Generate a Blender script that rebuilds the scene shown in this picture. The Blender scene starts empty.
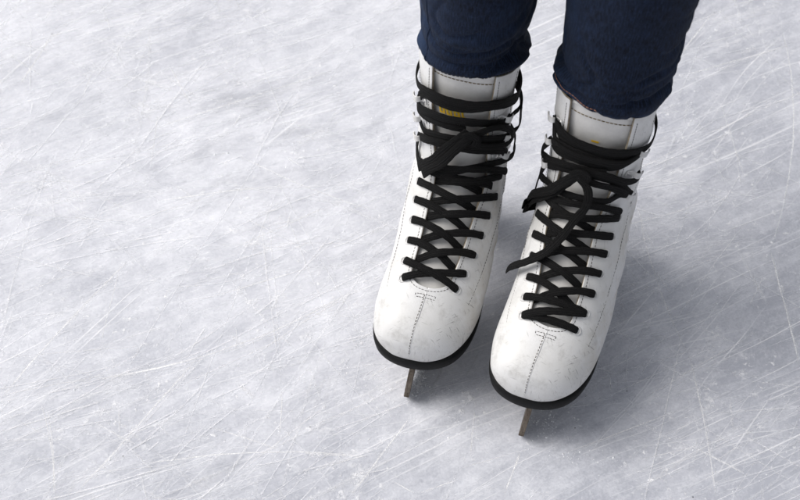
import math, random
S = 0.001                      # everything below is laid out in millimetres
R = math.radians

# ------------------------------------------------------------------ camera
PITCH, DIST, FOC = 52.0, 1555.0, 70.0
CAM = (0.0, -DIST*math.cos(R(PITCH)), DIST*math.sin(R(PITCH)))

# ------------------------------------------------------------------ boot shape
# fan of rings from toe cap to cuff: front point (y,z), back/bottom point (y,z), half width,
# place of the widest line, fullness of the upper and lower half
ST = [
 (172, 66, 172, 65.8, .05, .55, 2.0, 2.0),
 (170.9, 75, 170.9, 57.5, 12, .60, 2.0, 2.1),
 (167.4, 84.5, 167.4, 56.5, 23.3, .62, 2.0, 2.2),
 (161, 92, 161, 56, 32.6, .64, 2.0, 2.3),
 (150.5,98.5, 150, 56, 39.6, .66, 2.1, 2.6),
 (132,105, 131, 56, 44.8, .67, 2.1, 3.4),
 (118,111, 112, 56, 46.6, .66, 2.1, 3.4),
 (104,119,  92, 57, 46.6, .64, 2.1, 3.3),
 ( 88,128,  66, 60, 46.3, .62, 2.0, 3.2),
 ( 73,138,  38, 66, 45.8, .60, 2.0, 3.0),
 ( 60,149,   8, 75, 46, .58, 2.0, 3.0),
 ( 50,160, -25, 82, 44.5, .56, 2.0, 3.0),
 ( 42,171, -60, 85, 43.5, .55, 2.0, 2.8),
 ( 37,182, -80, 98, 42.5, .54, 2.0, 2.4),
 ( 34,195, -80,123, 42, .52, 2.1, 2.2),
 ( 31,209, -75,149, 41.5, .50, 2.2, 2.2),
 ( 29,224, -70,174, 41.5, .50, 2.3, 2.2),
 ( 27,239, -68,198, 41.5, .50, 2.4, 2.2),
 ( 26,254, -68,220, 42.5, .50, 2.5, 2.2),
 ( 25,269, -69,240, 43.2, .50, 2.5, 2.2),
 ( 24,284, -70,258, 44, .50, 2.5, 2.2),
]
def squash(y): return 105+(y-105)*.94 if y > 105 else y
ST = [(squash(r[0]),r[1],squash(r[2]))+r[3:] for r in ST]
NS = len(ST)-1
def cr(p0,p1,p2,p3,t):
    return 0.5*((2*p1)+(-p0+p2)*t+(2*p0-5*p1+4*p2-p3)*t*t+(-p0+3*p1-3*p2+p3)*t*t*t)
def station(s):
    s = max(0.0, min(NS-1e-6, s)); i = int(s); t = s-i
    a, b, c, d = ST[max(i-1,0)], ST[i], ST[i+1], ST[min(i+2,NS)]
    return [cr(a[k],b[k],c[k],d[k],t) for k in range(8)]
LEAN = .080
RAISE = 6.0                    # sole height added over the ring table
def toe_bend(y): return 12.0*max(0.0,(y-60)/112.0)**1.5
def raw(s, th, side=1):
    Fy,Fz,By,Bz,W,m,nt,nb = station(s)
    W = max(W, .02)
    sn, cs = math.sin(th), math.cos(th)
    n = nt if cs >= 0 else nb
    x = W*abs(sn)**(2/n)*(1 if sn >= 0 else -1)
    c = abs(cs)**(2/n)
    a = m*(1-c) if cs >= 0 else m+(1-m)*c
    y = Fy+(By-Fy)*a; z = Fz+(Bz-Fz)*a
    x += side*toe_bend(y) + LEAN*(z-46)      # the foot stands a little inward of the blade
    return (x,y,z+RAISE)
def sub(a,b): return (a[0]-b[0],a[1]-b[1],a[2]-b[2])
def add(a,b): return (a[0]+b[0],a[1]+b[1],a[2]+b[2])
def mul(a,k): return (a[0]*k,a[1]*k,a[2]*k)
def dot(a,b): return a[0]*b[0]+a[1]*b[1]+a[2]*b[2]
def cross(a,b): return (a[1]*b[2]-a[2]*b[1], a[2]*b[0]-a[0]*b[2], a[0]*b[1]-a[1]*b[0])
def nrm(a):
    l = math.sqrt(dot(a,a)) or 1.0
    return (a[0]/l,a[1]/l,a[2]/l)
def sn_(s, th, side=1):
    e = .02
    s = max(.12, min(NS-.05, s))
    # stay clear of the corners of the superellipse, where the derivative is singular
    q = math.pi/2; k = round(th/q)*q
    if abs(th-k) < .06: th = k + (.06 if th >= k else -.06)
    ds = sub(raw(s+e,th,side), raw(s-e,th,side)); dt = sub(raw(s,th+e,side), raw(s,th-e,side))
    return nrm(cross(ds, dt))
def nor(s, th, side=1):
    if abs(th) < .07:                        # blend over the ridge line
        n = nrm(add(mul(sn_(s,.07,side),.5+th/.14), mul(sn_(s,-.07,side),.5-th/.14)))
    else: n = sn_(s, th, side)
    p = raw(max(.3,s),th,side); Fy,Fz,By,Bz = station(max(.3,s))[:4]
    c = (side*toe_bend(p[1])+LEAN*(p[2]-46-RAISE), (Fy+By)/2, (Fz+Bz)/2+RAISE)
    if dot(n, sub(p,c)) < 0: n = mul(n,-1)
    return n
def P(s, th, off=0, side=1):
    """point of the boot surface; beyond the cuff the front line is simply carried on"""
    ex = max(0.0, s-(NS-.01))
    p = raw(s, th, side)
    if ex: p = add(p, (0, -.8*ex, 13*ex))
    if off: p = add(p, mul(nor(s,th,side), off))
    return p
SE = 5.75                                    # station where the throat of the upper begins
def gap(s):                                  # half width of the throat in mm
    if s <= SE: return 0.0
    u = min(1.0, (s-SE)/.9)
    g = 17.5*math.sqrt(max(0.0,1-(1-u)**2))
    return g + 6.0*min(1.0,(s-SE)/7.0) + 4*max(0.0,(s-13)/7.0)
TSH = {'a':[(7,0),(9,-2.5),(10.2,-5),(11.2,-9),(12.4,-10),(14.5,-4),(17,0)], 'b':[(6,1),(8,4),(9.2,7),(11.2,11),(12.4,10),(15,4),(18,0)], 'k':'a'}
def tsh(s):                                  # the lacing runs slightly off the ridge of the instep
    T = TSH[TSH['k']]
    if s <= T[0][0]: return T[0][1] if s > 5.9 else 0
    for (a,p),(b,q) in zip(T,T[1:]):
        if s <= b: return p+(q-p)*(s-a)/(b-a)
    return T[-1][1]
def th_of(s, x):                             # angle at which the surface is x mm off the lacing's centre line
    f = station(s); W, nt = f[4], f[6]
    return R(tsh(s)) + math.asin(min(1.0,(abs(x)/W))**(nt/2))*(1 if x >= 0 else -1)

# placement of the two skates: x, y, yaw, roll (foot axis), foot side
SKATES = {
 'a': dict(x=46.5, y=-14.5, yaw=168.5, roll=-6.0, side=1),
 'b': dict(x=160.5, y=-59.0, yaw=164.0, roll=-6.0, side=1),
}
def to_world(k, p):
    q = SKATES[k]; r, a = R(q['roll']), R(q['yaw'])
    x, y, z = p
    x, z = x*math.cos(r)+z*math.sin(r), -x*math.sin(r)+z*math.cos(r)
    return (q['x']+x*math.cos(a)-y*math.sin(a), q['y']+x*math.sin(a)+y*math.cos(a), z)

# ------------------------------------------------------------------ Blender helpers
import bpy, bmesh
from mathutils import Vector, noise as mnoise
scene = bpy.context.scene
COL = scene.collection
random.seed(7)

class MB:
    """collects vertices (mm), faces, uvs and material slots of one mesh"""
    def __init__(self): self.v=[]; self.f=[]; self.uv=[]; self.mi=[]
    def vert(self,p): self.v.append((p[0]*S,p[1]*S,p[2]*S)); return len(self.v)-1
    def face(self,ids,uv=None,mi=0): self.f.append(ids); self.uv.append(uv or [(0,0)]*len(ids)); self.mi.append(mi)
    def box(self,c,u,v,w):
        ids=[self.vert(add(c,add(mul(u,a),add(mul(v,b),mul(w,d))))) for a in(-1,1) for b in(-1,1) for d in(-1,1)]
        for q in ((0,1,3,2),(4,6,7,5),(0,4,5,1),(2,3,7,6),(0,2,6,4),(1,5,7,3)): self.face([ids[i] for i in q])
    def tube(self,pts,r,n=8,closed=False):
        rings=[]; N=len(pts)
        for i,p in enumerate(pts):
            a=pts[(i-1)%N] if (closed or i) else pts[0]; b=pts[(i+1)%N] if (closed or i<N-1) else pts[-1]
            t=nrm(sub(b,a)); ref=(0,0,1) if abs(t[2])<.9 else (0,1,0)
            u=nrm(cross(t,ref)); w=cross(t,u); rr=r(i/(N-1)) if callable(r) else r
            rings.append([self.vert(add(p,add(mul(u,rr*math.cos(k*2*math.pi/n)),mul(w,rr*math.sin(k*2*math.pi/n))))) for k in range(n)])
        for i in range(N if closed else N-1):
            A,B=rings[i],rings[(i+1)%N]
            for k in range(n): self.face([A[k],A[(k+1)%n],B[(k+1)%n],B[k]])
        if not closed: self.face(rings[0][::-1]); self.face(rings[-1])
    def lathe(self,c,ax,prof,n=20):
        """prof: (radius, height) pairs turned about the axis ax through c"""
        ref=(0,0,1) if abs(ax[2])<.9 else (0,1,0); u=nrm(cross(ax,ref)); w=cross(ax,u); rings=[]
        for r,h in prof:
            q=add(c,mul(ax,h))
            rings.append([self.vert(add(q,add(mul(u,r*math.cos(k*2*math.pi/n)),mul(w,r*math.sin(k*2*math.pi/n))))) for k in range(n)])
        for A,B in zip(rings,rings[1:]):
            for k in range(n): self.face([A[k],A[(k+1)%n],B[(k+1)%n],B[k]])
    def grid(self,rows,wrap=False,mi=0):
        ids=[[self.vert(p) for p in r] for r in rows]; m=len(rows[0])
        for i in range(len(rows)-1):
            for j in range(m if wrap else m-1):
                k=(j+1)%m
                self.face([ids[i][j],ids[i][k],ids[i+1][k],ids[i+1][j]],
                          [(i,j),(i,j+1),(i+1,j+1),(i+1,j)],mi)
        return ids
    def build(self,name,mats,parent=None,smooth=True,weld=0,flip=False,fix=True):
        me=bpy.data.meshes.new(name); me.from_pydata(self.v,[],self.f)
        if not isinstance(mats,(list,tuple)): mats=[mats]
        for m in mats: me.materials.append(m)
        uvl=me.uv_layers.new(name='UVMap'); k=0
        for p,uv,mi in zip(me.polygons,self.uv,self.mi):
            p.material_index=mi; p.use_smooth=smooth
            for q in range(len(uv)): uvl.data[p.loop_start+q].uv=uv[q]
        bm=bmesh.new(); bm.from_mesh(me)
        if weld: bmesh.ops.remove_doubles(bm,verts=bm.verts,dist=weld*S)
        if fix: bmesh.ops.recalc_face_normals(bm,faces=bm.faces)
        bm.to_mesh(me); bm.free()
        o=bpy.data.objects.new(name,me); COL.objects.link(o)
        if parent: o.parent=parent
        return o
def face_out(o,c):
    """turn an open sheet so that its normals point away from c"""
    me=o.data; cv=Vector(c)*S
    if sum(p.normal.dot(p.center-cv)*p.area for p in me.polygons)<0: me.flip_normals()
    return o
def sharp(o,ang=35):
    o.data.set_sharp_from_angle(angle=R(ang)); return o
def bevel(o,w,seg=2,ang=35):
    m=o.modifiers.new('bevel','BEVEL'); m.width=w*S; m.segments=seg; m.limit_method='ANGLE'; m.angle_limit=R(ang); m.harden_normals=False; return o
def tag(o,label=None,cat=None,group=None,kind=None):
    for k,v in (('label',label),('category',cat),('group',group),('kind',kind)):
        if v: o[k]=v
    return o
def empty(name,loc,rot=(0,0,0)):
    o=bpy.data.objects.new(name,None); COL.objects.link(o); o.location=loc; o.rotation_euler=rot
    o.empty_display_size=.05; return o

# ------------------------------------------------------------------ material helpers
class NT:
    def __init__(self,name):
        self.m=bpy.data.materials.new(name); self.m.use_nodes=True; self.t=self.m.node_tree; self.n=self.t.nodes
        self.b=self.n['Principled BSDF']; self.tc=self.n.new('ShaderNodeTexCoord')
    def __call__(self,typ,ins=None,**kw):
        n=self.n.new('ShaderNode'+typ)
        for k,v in kw.items(): setattr(n,k,v)
        for k,v in (ins or {}).items(): self.set(n.inputs[k],v)
        return n
    def set(self,sock,v):
        if isinstance(v,bpy.types.NodeSocket): self.t.links.new(v,sock)
        elif isinstance(v,bpy.types.Node): self.t.links.new(v.outputs[0],sock)
        else:
            if isinstance(v,(tuple,list)) and len(v)==3 and sock.type=='RGBA': v=(*v,1)
            sock.default_value=v
    def math(self,op,a,b=0.0,c=0.0,clamp=False):
        n=self.n.new('ShaderNodeMath'); n.operation=op; n.use_clamp=clamp
        self.set(n.inputs[0],a); self.set(n.inputs[1],b); self.set(n.inputs[2],c); return n.outputs[0]
    def mapr(self,v,a,b,c=0.0,d=1.0,smooth=False):
        n=self.n.new('ShaderNodeMapRange'); n.clamp=True
        if smooth: n.interpolation_type='SMOOTHSTEP'
        for i,x in enumerate((v,a,b,c,d)): self.set(n.inputs[i],x)
        return n.outputs[0]
    def noise(self,vec,scale,detail=4,rough=.5,dist=0.0,dim='3D'):
        n=self.n.new('ShaderNodeTexNoise'); n.noise_dimensions=dim
        self.set(n.inputs['Vector'],vec); n.inputs['Scale'].default_value=scale; n.inputs['Detail'].default_value=detail
        n.inputs['Roughness'].default_value=rough; n.inputs['Distortion'].default_value=dist; return n.outputs[0]
    def map(self,vec,loc=(0,0,0),rot=(0,0,0),scale=(1,1,1)):
        return self('Mapping',{'Vector':vec,'Location':loc,'Rotation':rot,'Scale':scale}).outputs[0]
    def mix(self,f,a,b,mode='MIX'):
        n=self.n.new('ShaderNodeMix'); n.data_type='RGBA'; n.blend_type=mode
        self.set(n.inputs[0],f); self.set(n.inputs[6],a); self.set(n.inputs[7],b); return n.outputs[2]
    def bump(self,h,strength=.3,dist=.001,normal=None):
        n=self('Bump',{'Height':h,'Strength':strength,'Distance':dist})
        if normal is not None: self.set(n.inputs['Normal'],normal)
        return n.outputs[0]
    def out(self,**kw):
        for k,v in kw.items(): self.set(self.b.inputs[k.replace('_',' ')],v)
        return self.m

def mat_leather():
    t=NT('white_leather'); o=t.tc.outputs['Object']
    n1=t.noise(o,22,6,.6); n2=t.noise(o,90,6,.65)
    base=t.mix(t.mapr(n1,.35,.7),(.75,.75,.755),(.64,.635,.62))
    base=t.mix(t.mapr(n2,.58,.80,0,.4),base,(.40,.38,.36))
    # scuffs: short dark streaks, thickest on the toe cap
    sep=t('SeparateXYZ',{0:o}); toe=t.mapr(sep.outputs[1],.06,.14,.25,1.0,True)
    for rot,sc,th,of in ((.5,(80,700,80),.66,0),(1.1,(60,560,60),.665,3.3),(-.7,(75,640,75),.67,7.1),(.2,(60,480,60),.675,9.7),(.85,(110,520,110),.65,12.1)):
        mp=t.map(t.map(o,rot=(.35,.2,rot)),loc=(of,of,0),scale=sc)
        s=t.noise(mp,1,3,.55)
        msk=t.noise(t.map(o,loc=(of*2,0,1)),24,2,.5)
        f=t.math('MULTIPLY',t.mapr(s,th-.02,th+.03),t.math('MULTIPLY',t.mapr(msk,.50,.58),t.math('MULTIPLY',toe,t.mapr(sep.outputs[0],.02,-.02,.30,1.0))))
        base=t.mix(t.math('MULTIPLY',f,.8),base,(.12,.115,.11))
    sm=t.math('MULTIPLY',t.mapr(t.noise(t.map(o,loc=(4,2,1)),48,6,.72),.53,.72,0,.55),toe)
    base=t.mix(sm,base,(.36,.35,.335))
    side_=t.math('MULTIPLY',t.mapr(sep.outputs[0],-.018,-.040,0,1,True),t.mapr(t.noise(t.map(o,loc=(2,2,9)),30,5,.65),.42,.66))
    base=t.mix(t.math('MULTIPLY',side_,.55),base,(.50,.45,.36))
    # grime along the sole line and yellowing of the side
    low=t.mapr(sep.outputs[2],.058,.082,.30,0)
    base=t.mix(t.math('MULTIPLY',low,t.mapr(n2,.4,.6)),base,(.33,.30,.26))
    h=t.math('ADD',t.noise(o,700,3,.6),t.math('MULTIPLY',t.noise(o,60,4,.6),1.5))
    v=t('TexVoronoi',{'Vector':o,'Scale':900.0}); h=t.math('ADD',h,t.math('MULTIPLY',v.outputs[0],.5))
    return t.out(Base_Color=base,Roughness=t.mapr(n2,.3,.7,.34,.5),Normal=t.bump(h,.35,.0004),Specular_IOR_Level=.45)
def mat_simple(name,c1,c2,scale,rough,bs=300,bst=.3,metal=0,r2=None):
    t=NT(name); o=t.tc.outputs['Object']
    n=t.noise(o,scale,6,.65)
    return t.out(Base_Color=t.mix(t.mapr(n,.35,.68),c1,c2),Roughness=t.mapr(n,.3,.7,rough,r2 or rough+.12),Metallic=float(metal),
                 Normal=t.bump(t.noise(o,bs,4,.6),bst,.0004))
def dull(m,v):
    m.node_tree.nodes['Principled BSDF'].inputs['Specular IOR Level'].default_value=v; return m
def mat_lace():
    t=NT('black_lace'); uv=t('UVMap').outputs[0]; sp=t('SeparateXYZ',{0:uv})
    # u in mm along the lace, v in mm round it
    a=t.math('SINE',t.math('MULTIPLY',sp.outputs[1],5.4))
    b=t.math('SINE',t.math('ADD',t.math('MULTIPLY',sp.outputs[0],6.3),t.math('MULTIPLY',a,.9)))
    h=t.math('ADD',t.math('MULTIPLY',a,.8),t.math('MULTIPLY',b,.45))
    n=t.noise(t.tc.outputs['Object'],260,4,.6)
    c=t.mix(t.mapr(h,-1,1.2),(.0015,.0015,.0018),(.0065,.0063,.0065))
    c=t.mix(t.mapr(n,.6,.75,0,.35),c,(.024,.023,.022))
    return t.out(Base_Color=c,Roughness=.88,Specular_IOR_Level=.25,Sheen_Weight=.0,Sheen_Roughness=.5,Normal=t.bump(h,.6,.0004))
def mat_denim():
    t=NT('indigo_denim'); o=t.tc.outputs['Object']; uv=t('UVMap').outputs[0]; sp=t('SeparateXYZ',{0:uv})
    # uv in mm: warp threads run up the leg, twill steps diagonally
    tw=t.math('SINE',t.math('MULTIPLY',t.math('ADD',sp.outputs[0],t.math('MULTIPLY',sp.outputs[1],.6)),5.2))
    mp=t.map(uv,scale=(1.0,.10,1)); slub=t.noise(mp,1,4,.75)
    mp2=t.map(uv,scale=(.3,.9,1)); weft=t.noise(mp2,1,3,.7)
    big=t.noise(o,16,5,.6)
    f=t.math('ADD',t.math('MULTIPLY',t.mapr(slub,.40,.66),.66),t.math('MULTIPLY',t.mapr(weft,.4,.72),.16))
    f=t.math('ADD',f,t.math('MULTIPLY',tw,.10))
    c=t.mix(f,(.0006,.0011,.004),(.017,.033,.078))
    c=t.mix(t.mapr(t.noise(t.map(uv,scale=(1,.45,1)),.9,2,.8),.57,.72,0,.28),c,(.06,.09,.15))
    c=t.mix(t.mapr(big,.45,.75,0,.3),c,(.018,.034,.08))
    at=t('Attribute',attribute_name='paler'); c=t.mix(t.math('MULTIPLY',at.outputs['Fac'],.5),c,(.035,.068,.15))
    h=t.math('ADD',t.math('MULTIPLY',tw,.5),t.math('MULTIPLY',slub,.3))
    b1=t.bump(h,.3,.0004); b2=t.bump(t.noise(o,40,2,.5),.15,.002,b1)
    return t.out(Base_Color=c,Roughness=.9,Specular_IOR_Level=.2,Normal=b2)
def mat_steel():
    t=NT('rusty_steel'); o=t.tc.outputs['Object']
    n=t.noise(o,60,6,.7); m=t.noise(t.map(o,scale=(3,1,.35)),420,4,.7)
    c=t.mix(t.mapr(n,.42,.66),(.24,.205,.17),(.10,.075,.055))
    c=t.mix(t.mapr(m,.50,.64,0,.75),c,(.05,.038,.03))
    sep=t('SeparateXYZ',{0:o}); c=t.mix(t.mapr(sep.outputs[2],.010,.0,0,.6),c,(.03,.025,.022))
    return t.out(Base_Color=c,Metallic=t.mapr(n,.4,.6,.95,.6),Roughness=t.mapr(m,.35,.65,.28,.55),Normal=t.bump(m,.4,.0005))
M={}
M['leather']=mat_leather()
M['edge']=mat_simple('raw_leather_edge',(.40,.35,.26),(.16,.13,.10),150,.75)
M['lining']=mat_simple('grey_lining',(.30,.32,.36),(.20,.21,.25),120,.85,600,.5)
M['tongue']=mat_simple('tongue_leather',(.71,.70,.68),(.58,.57,.56),45,.42,500,.35)
M['piping']=mat_simple('piping_leather',(.74,.74,.74),(.58,.57,.55),90,.45,500,.3)
M['lace']=mat_lace()
M['thread']=mat_simple('dark_thread',(.055,.045,.035),(.02,.018,.016),300,.85)
M['tan_thread']=mat_simple('tan_thread',(.26,.20,.11),(.13,.10,.055),300,.85)
M['grey_thread']=mat_simple('grey_thread',(.20,.19,.17),(.11,.10,.09),300,.85)
M['navy_thread']=mat_simple('navy_thread',(.012,.016,.03),(.006,.008,.016),300,.85)
M['pink_thread']=mat_simple('copper_thread',(.45,.22,.14),(.28,.13,.08),300,.8)
M['sole']=mat_simple('black_rubber',(.0035,.0035,.004),(.010,.010,.010),90,.6,260,.35)
dull(M['sole'],.18)
M['steel']=mat_steel()
M['nickel']=mat_simple('nickel',(.62,.62,.62),(.45,.44,.42),200,.28,400,.1,1)
M['hook']=mat_simple('white_hook',(.70,.70,.70),(.52,.51,.50),160,.3,300,.1)
M['yellow']=mat_simple('yellow_print',(1.0,.68,.04),(.92,.55,.03),200,.5)
M['denim']=mat_denim()
M['skin']=mat_simple('skin',(.52,.34,.26),(.46,.29,.21),60,.55,500,.2)

# ------------------------------------------------------------------ skate
TWO=2*math.pi
def edge_th(s): return th_of(s,gap(s)) if s>SE else 0.0
def upper_mesh(side):
    mb=MB(); rows=[]
    ss=[i*.12 for i in range(int(SE/.12)+1)]
    ss=[0,.03,.08,.15,.25,.38,.52,.68,.85]+[x for x in ss if x>=1]
    ss=[x for x in ss if x<SE-.01]+[SE+.0001,SE+.01,SE+.03,SE+.07,SE+.12,SE+.19,SE+.28,SE+.38,SE+.5,SE+.62,SE+.76,SE+.9]
    x=SE+1.05
    while x<NS-.05: ss.append(x); x+=.16
    ss.append(NS-.001)
    for s in ss:
        g0=gap(s); eL=th_of(s,g0) if s>SE else 0.0; eR=th_of(s,-g0) if s>SE else 0.0; row=[]; N=140
        for j in range(N+1):
            v=j/N; v=v-.018*math.sin(v*TWO*2)              # denser at the throat
            th=eL+(TWO+eR-eL)*v
            if th>math.pi: th-=TWO
            p=P(s,th,0,side)
            if abs(th)>.75 and s>6.5:                        # wear creases round the ankle and dents in the side
                q=Vector((th*1.3,s*.55,side+s*.2+(3 if TSH['k']=='a' else 8))); n=mnoise.noise(q)
                q2=Vector((th*2.2+s*.35,s*.9,4+(3 if TSH['k']=='a' else 8))); r_=abs(mnoise.noise(q2))
                k=min(1,(abs(th)-.75)*1.6)*min(1,(s-6.5)/2)
                p=add(p,mul(nor(s,th,side),k*(2.0*n-1.9*max(0,.18-r_)*6*(1 if 8<s<17 else .35))))
            elif s<6.2 and s>.8:
                n=mnoise.noise(Vector((th*1.2,s*.8,side+(5 if TSH['k']=='a' else 2)))); p=add(p,mul(nor(s,th,side),.55*n*min(1,(s-.8))))
            row.append(p)
        rows.append(row)
    mb.grid(rows)
    return mb,ss
def eyestay_lift(x,s):
    return 0.0
def solid(o,t,off=-1,rim=0):
    m=o.modifiers.new('thickness','SOLIDIFY'); m.thickness=t*S; m.offset=off; m.use_even_offset=False
    if rim: m.material_offset_rim=rim; m.use_rim=True
    return o
def sx(s,x,off,side):          # boot point given by station and mm from the centre line
    return P(s,th_of(s,x),off,side)
def stitch(mb,pts,L=2.0,G=1.3,r=.33):
    """dashes along a polyline"""
    d=[0]
    for a,b in zip(pts,pts[1:]): d.append(d[-1]+math.dist(a,b))
    def at(x):
        for i in range(len(d)-1):
            if d[i+1]>=x:
                t=(x-d[i])/max(1e-6,d[i+1]-d[i]); return add(mul(pts[i],1-t),mul(pts[i+1],t))
        return pts[-1]
    x=0
    while x+L<d[-1]:
        mb.tube([at(x),at(x+L/2),at(x+L)],r,5); x+=L+G
def curve(f,a,b,n=60): return [f(a+(b-a)*i/n) for i in range(n+1)]

SOLE=[(173.0,0),(172.4,7.5),(170.8,15),(168,22.3),(163.8,29),(157.8,35),(149.5,39.8),(139,43.4),(125,45.6),(110,46),(92,45),(68,42.5),(40,39),(10,35.5),(-25,35.5),(-50,35),(-64,32),(-73,26),(-80,16),(-82.8,7),(-83.3,0)]
def _smooth(seq):
    m=[(y,-w) for y,w in seq[1:5]][::-1]+seq+[(y,-w) for y,w in seq[-5:-1]][::-1]; out=[]
    for i in range(4,len(m)-5):
        for t in (0,.33,.67): out.append(tuple(cr(m[i-1][q],m[i][q],m[i+1][q],m[i+2][q],t) for q in (0,1)))
    out.append(seq[-1]); return out
SOLE=_smooth(SOLE)
def sole_ring(side,inset,zf,y0=500,shift=0):
    pts=[]
    for sg in (1,-1):
        seq=SOLE if sg==1 else SOLE[::-1][1:-1]
        for y,w in seq:
            yy=min(y,y0); w=min(w,35.5) if y0<400 else w; k=1-inset/48
            x=w*k*sg+side*toe_bend(squash(y))+LEAN*(zf(y)-46); y2=45+(yy-45)*(1-inset/126)
            pts.append((x,squash(y2)+shift,zf(y2)+RAISE))
    return pts
def top_z(y):
    if y>100: return 60.5+max(0,(y-140)/30)**2*1.2
    if y<-40: return 88.0
    u=(100-y)/140; return 60.5+27.5*(u*u*(3-2*u))
def bot_z(y):
    if y>70: return 45.5
    return top_z(y)-9 if y<20 else 45.5+(top_z(20)-54.5)*((70-y)/50)**2
def make_sole(side,root):
    mb=MB()
    dz=lambda y: top_z(y)-bot_z(y)
    rows=[sole_ring(side,30,bot_z),sole_ring(side,5,bot_z),sole_ring(side,2.2,lambda y:bot_z(y)+.5),sole_ring(side,1.0,lambda y:bot_z(y)+2),
          sole_ring(side,.0,lambda y:bot_z(y)+dz(y)*.5),sole_ring(side,-.2,lambda y:top_z(y)-2.5),sole_ring(side,.6,lambda y:top_z(y)-.6),
          sole_ring(side,2.5,top_z),sole_ring(side,30,top_z)]
    ids=mb.grid(rows,wrap=True); mb.face(ids[0][::-1]); mb.face(ids[-1])
    o=mb.build('sole',M['sole'],root)
    mb=MB()                                                    # stacked heel
    def hz(a): return lambda y:52+(78.5-52)*a
    rows=[sole_ring(side,-.1-2.5*(1-a),hz(a),y0=-22-6*(1-a)) for a in (0,0.03,.3,.6,.97,1)]
    # taper the heel towards the floor
    rows=[[((p[0])*(.90+.10*a),p[1]+(3*(1-a) if p[1]<-40 else 0),p[2]) for p in r] for r,a in zip(rows,(0,.03,.3,.6,.97,1))]
    ids=mb.grid(rows,wrap=True); mb.face(ids[0][::-1]); mb.face(ids[-1])
    h=mb.build('heel',M['sole'],root,weld=.05); sharp(h,40)
    return o
def make_blade(root,side):
    out=[(146,52),(158,50),(163,40),(167,29),(171.5,19),(168.5,17),(171.5,14.5),(168.2,12),(170.5,9.5),(167,7.2),(168,4.8),(163,2.2),(156,1.2),(148,2.0)]
    y=140
    while y>-92: out.append((y,.0006*(y-25)**2*.55)); y-=12
    out+=[(-96,5),(-108,11),(-111,15),(-106,19),(-92,21),(-78,25),(-74,32),(-73,55.5),(-28,55.5),(-24,36),(-14,27),(0,23),(30,22),(52,24),(62,30),(68,40),(70,49.5)]
    mb=MB(); x0=8.0 if root.location.x<.1 else 5.0
    A=[mb.vert((x0-2.5,y,z)) for y,z in out]; B=[mb.vert((x0+2.5,y,z)) for y,z in out]
    mb.face(A); mb.face(B[::-1]); n=len(out)
    for i in range(n): mb.face([A[i],A[(i+1)%n],B[(i+1)%n],B[i]])
    b=mb.build('blade',M['steel'],root,smooth=False); bevel(b,.5,2,30)
    for (y0,y1,w0,w1,z) in ((64,148,24,28,49.8),(-76,-26,22,20,56.4)):
        mb=MB(); N=40; rings=[]
        for zz,k in ((z-1.6,.97),(z-1.2,1),(z+1.2,1)):
            r=[]
            for i in range(N):
                a=TWO*i/N; c,s_=math.cos(a),math.sin(a); e=.55
                w=(w0+w1)/2
                r.append((x0+w*k*abs(c)**e*(1 if c>0 else -1),(y0+y1)/2+(y1-y0)/2*k*abs(s_)**e*(1 if s_>0 else -1),zz))
            rings.append(r)
        ids=mb.grid(rings,wrap=True); mb.face(ids[0][::-1]); mb.face(ids[-1])
        pl=mb.build('mounting_plate',M['steel'],b,smooth=False); 
        for sgx in (-1,1):
            for yy in ((y0+y1)/2-(y1-y0)*.3,(y0+y1)/2+(y1-y0)*.3):
                mb=MB(); mb.lathe((x0+sgx*w0*.62,yy,z-1.5),(0,0,-1),[(0.01,1.3),(2,1.2),(3.2,.6),(3.6,0),(3.6,-.5)],14)
                mb.build('screw',M['nickel'],b)
    return b
def catmull(pts,n=10):
    out=[]
    for i in range(len(pts)-1):
        a,b,c,d=pts[max(i-1,0)],pts[i],pts[i+1],pts[min(i+2,len(pts)-1)]
        for j in range(n):
            t=j/n; out.append(tuple(cr(a[k],b[k],c[k],d[k],t) for k in range(len(b))))
    out.append(tuple(pts[-1])); return out
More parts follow.
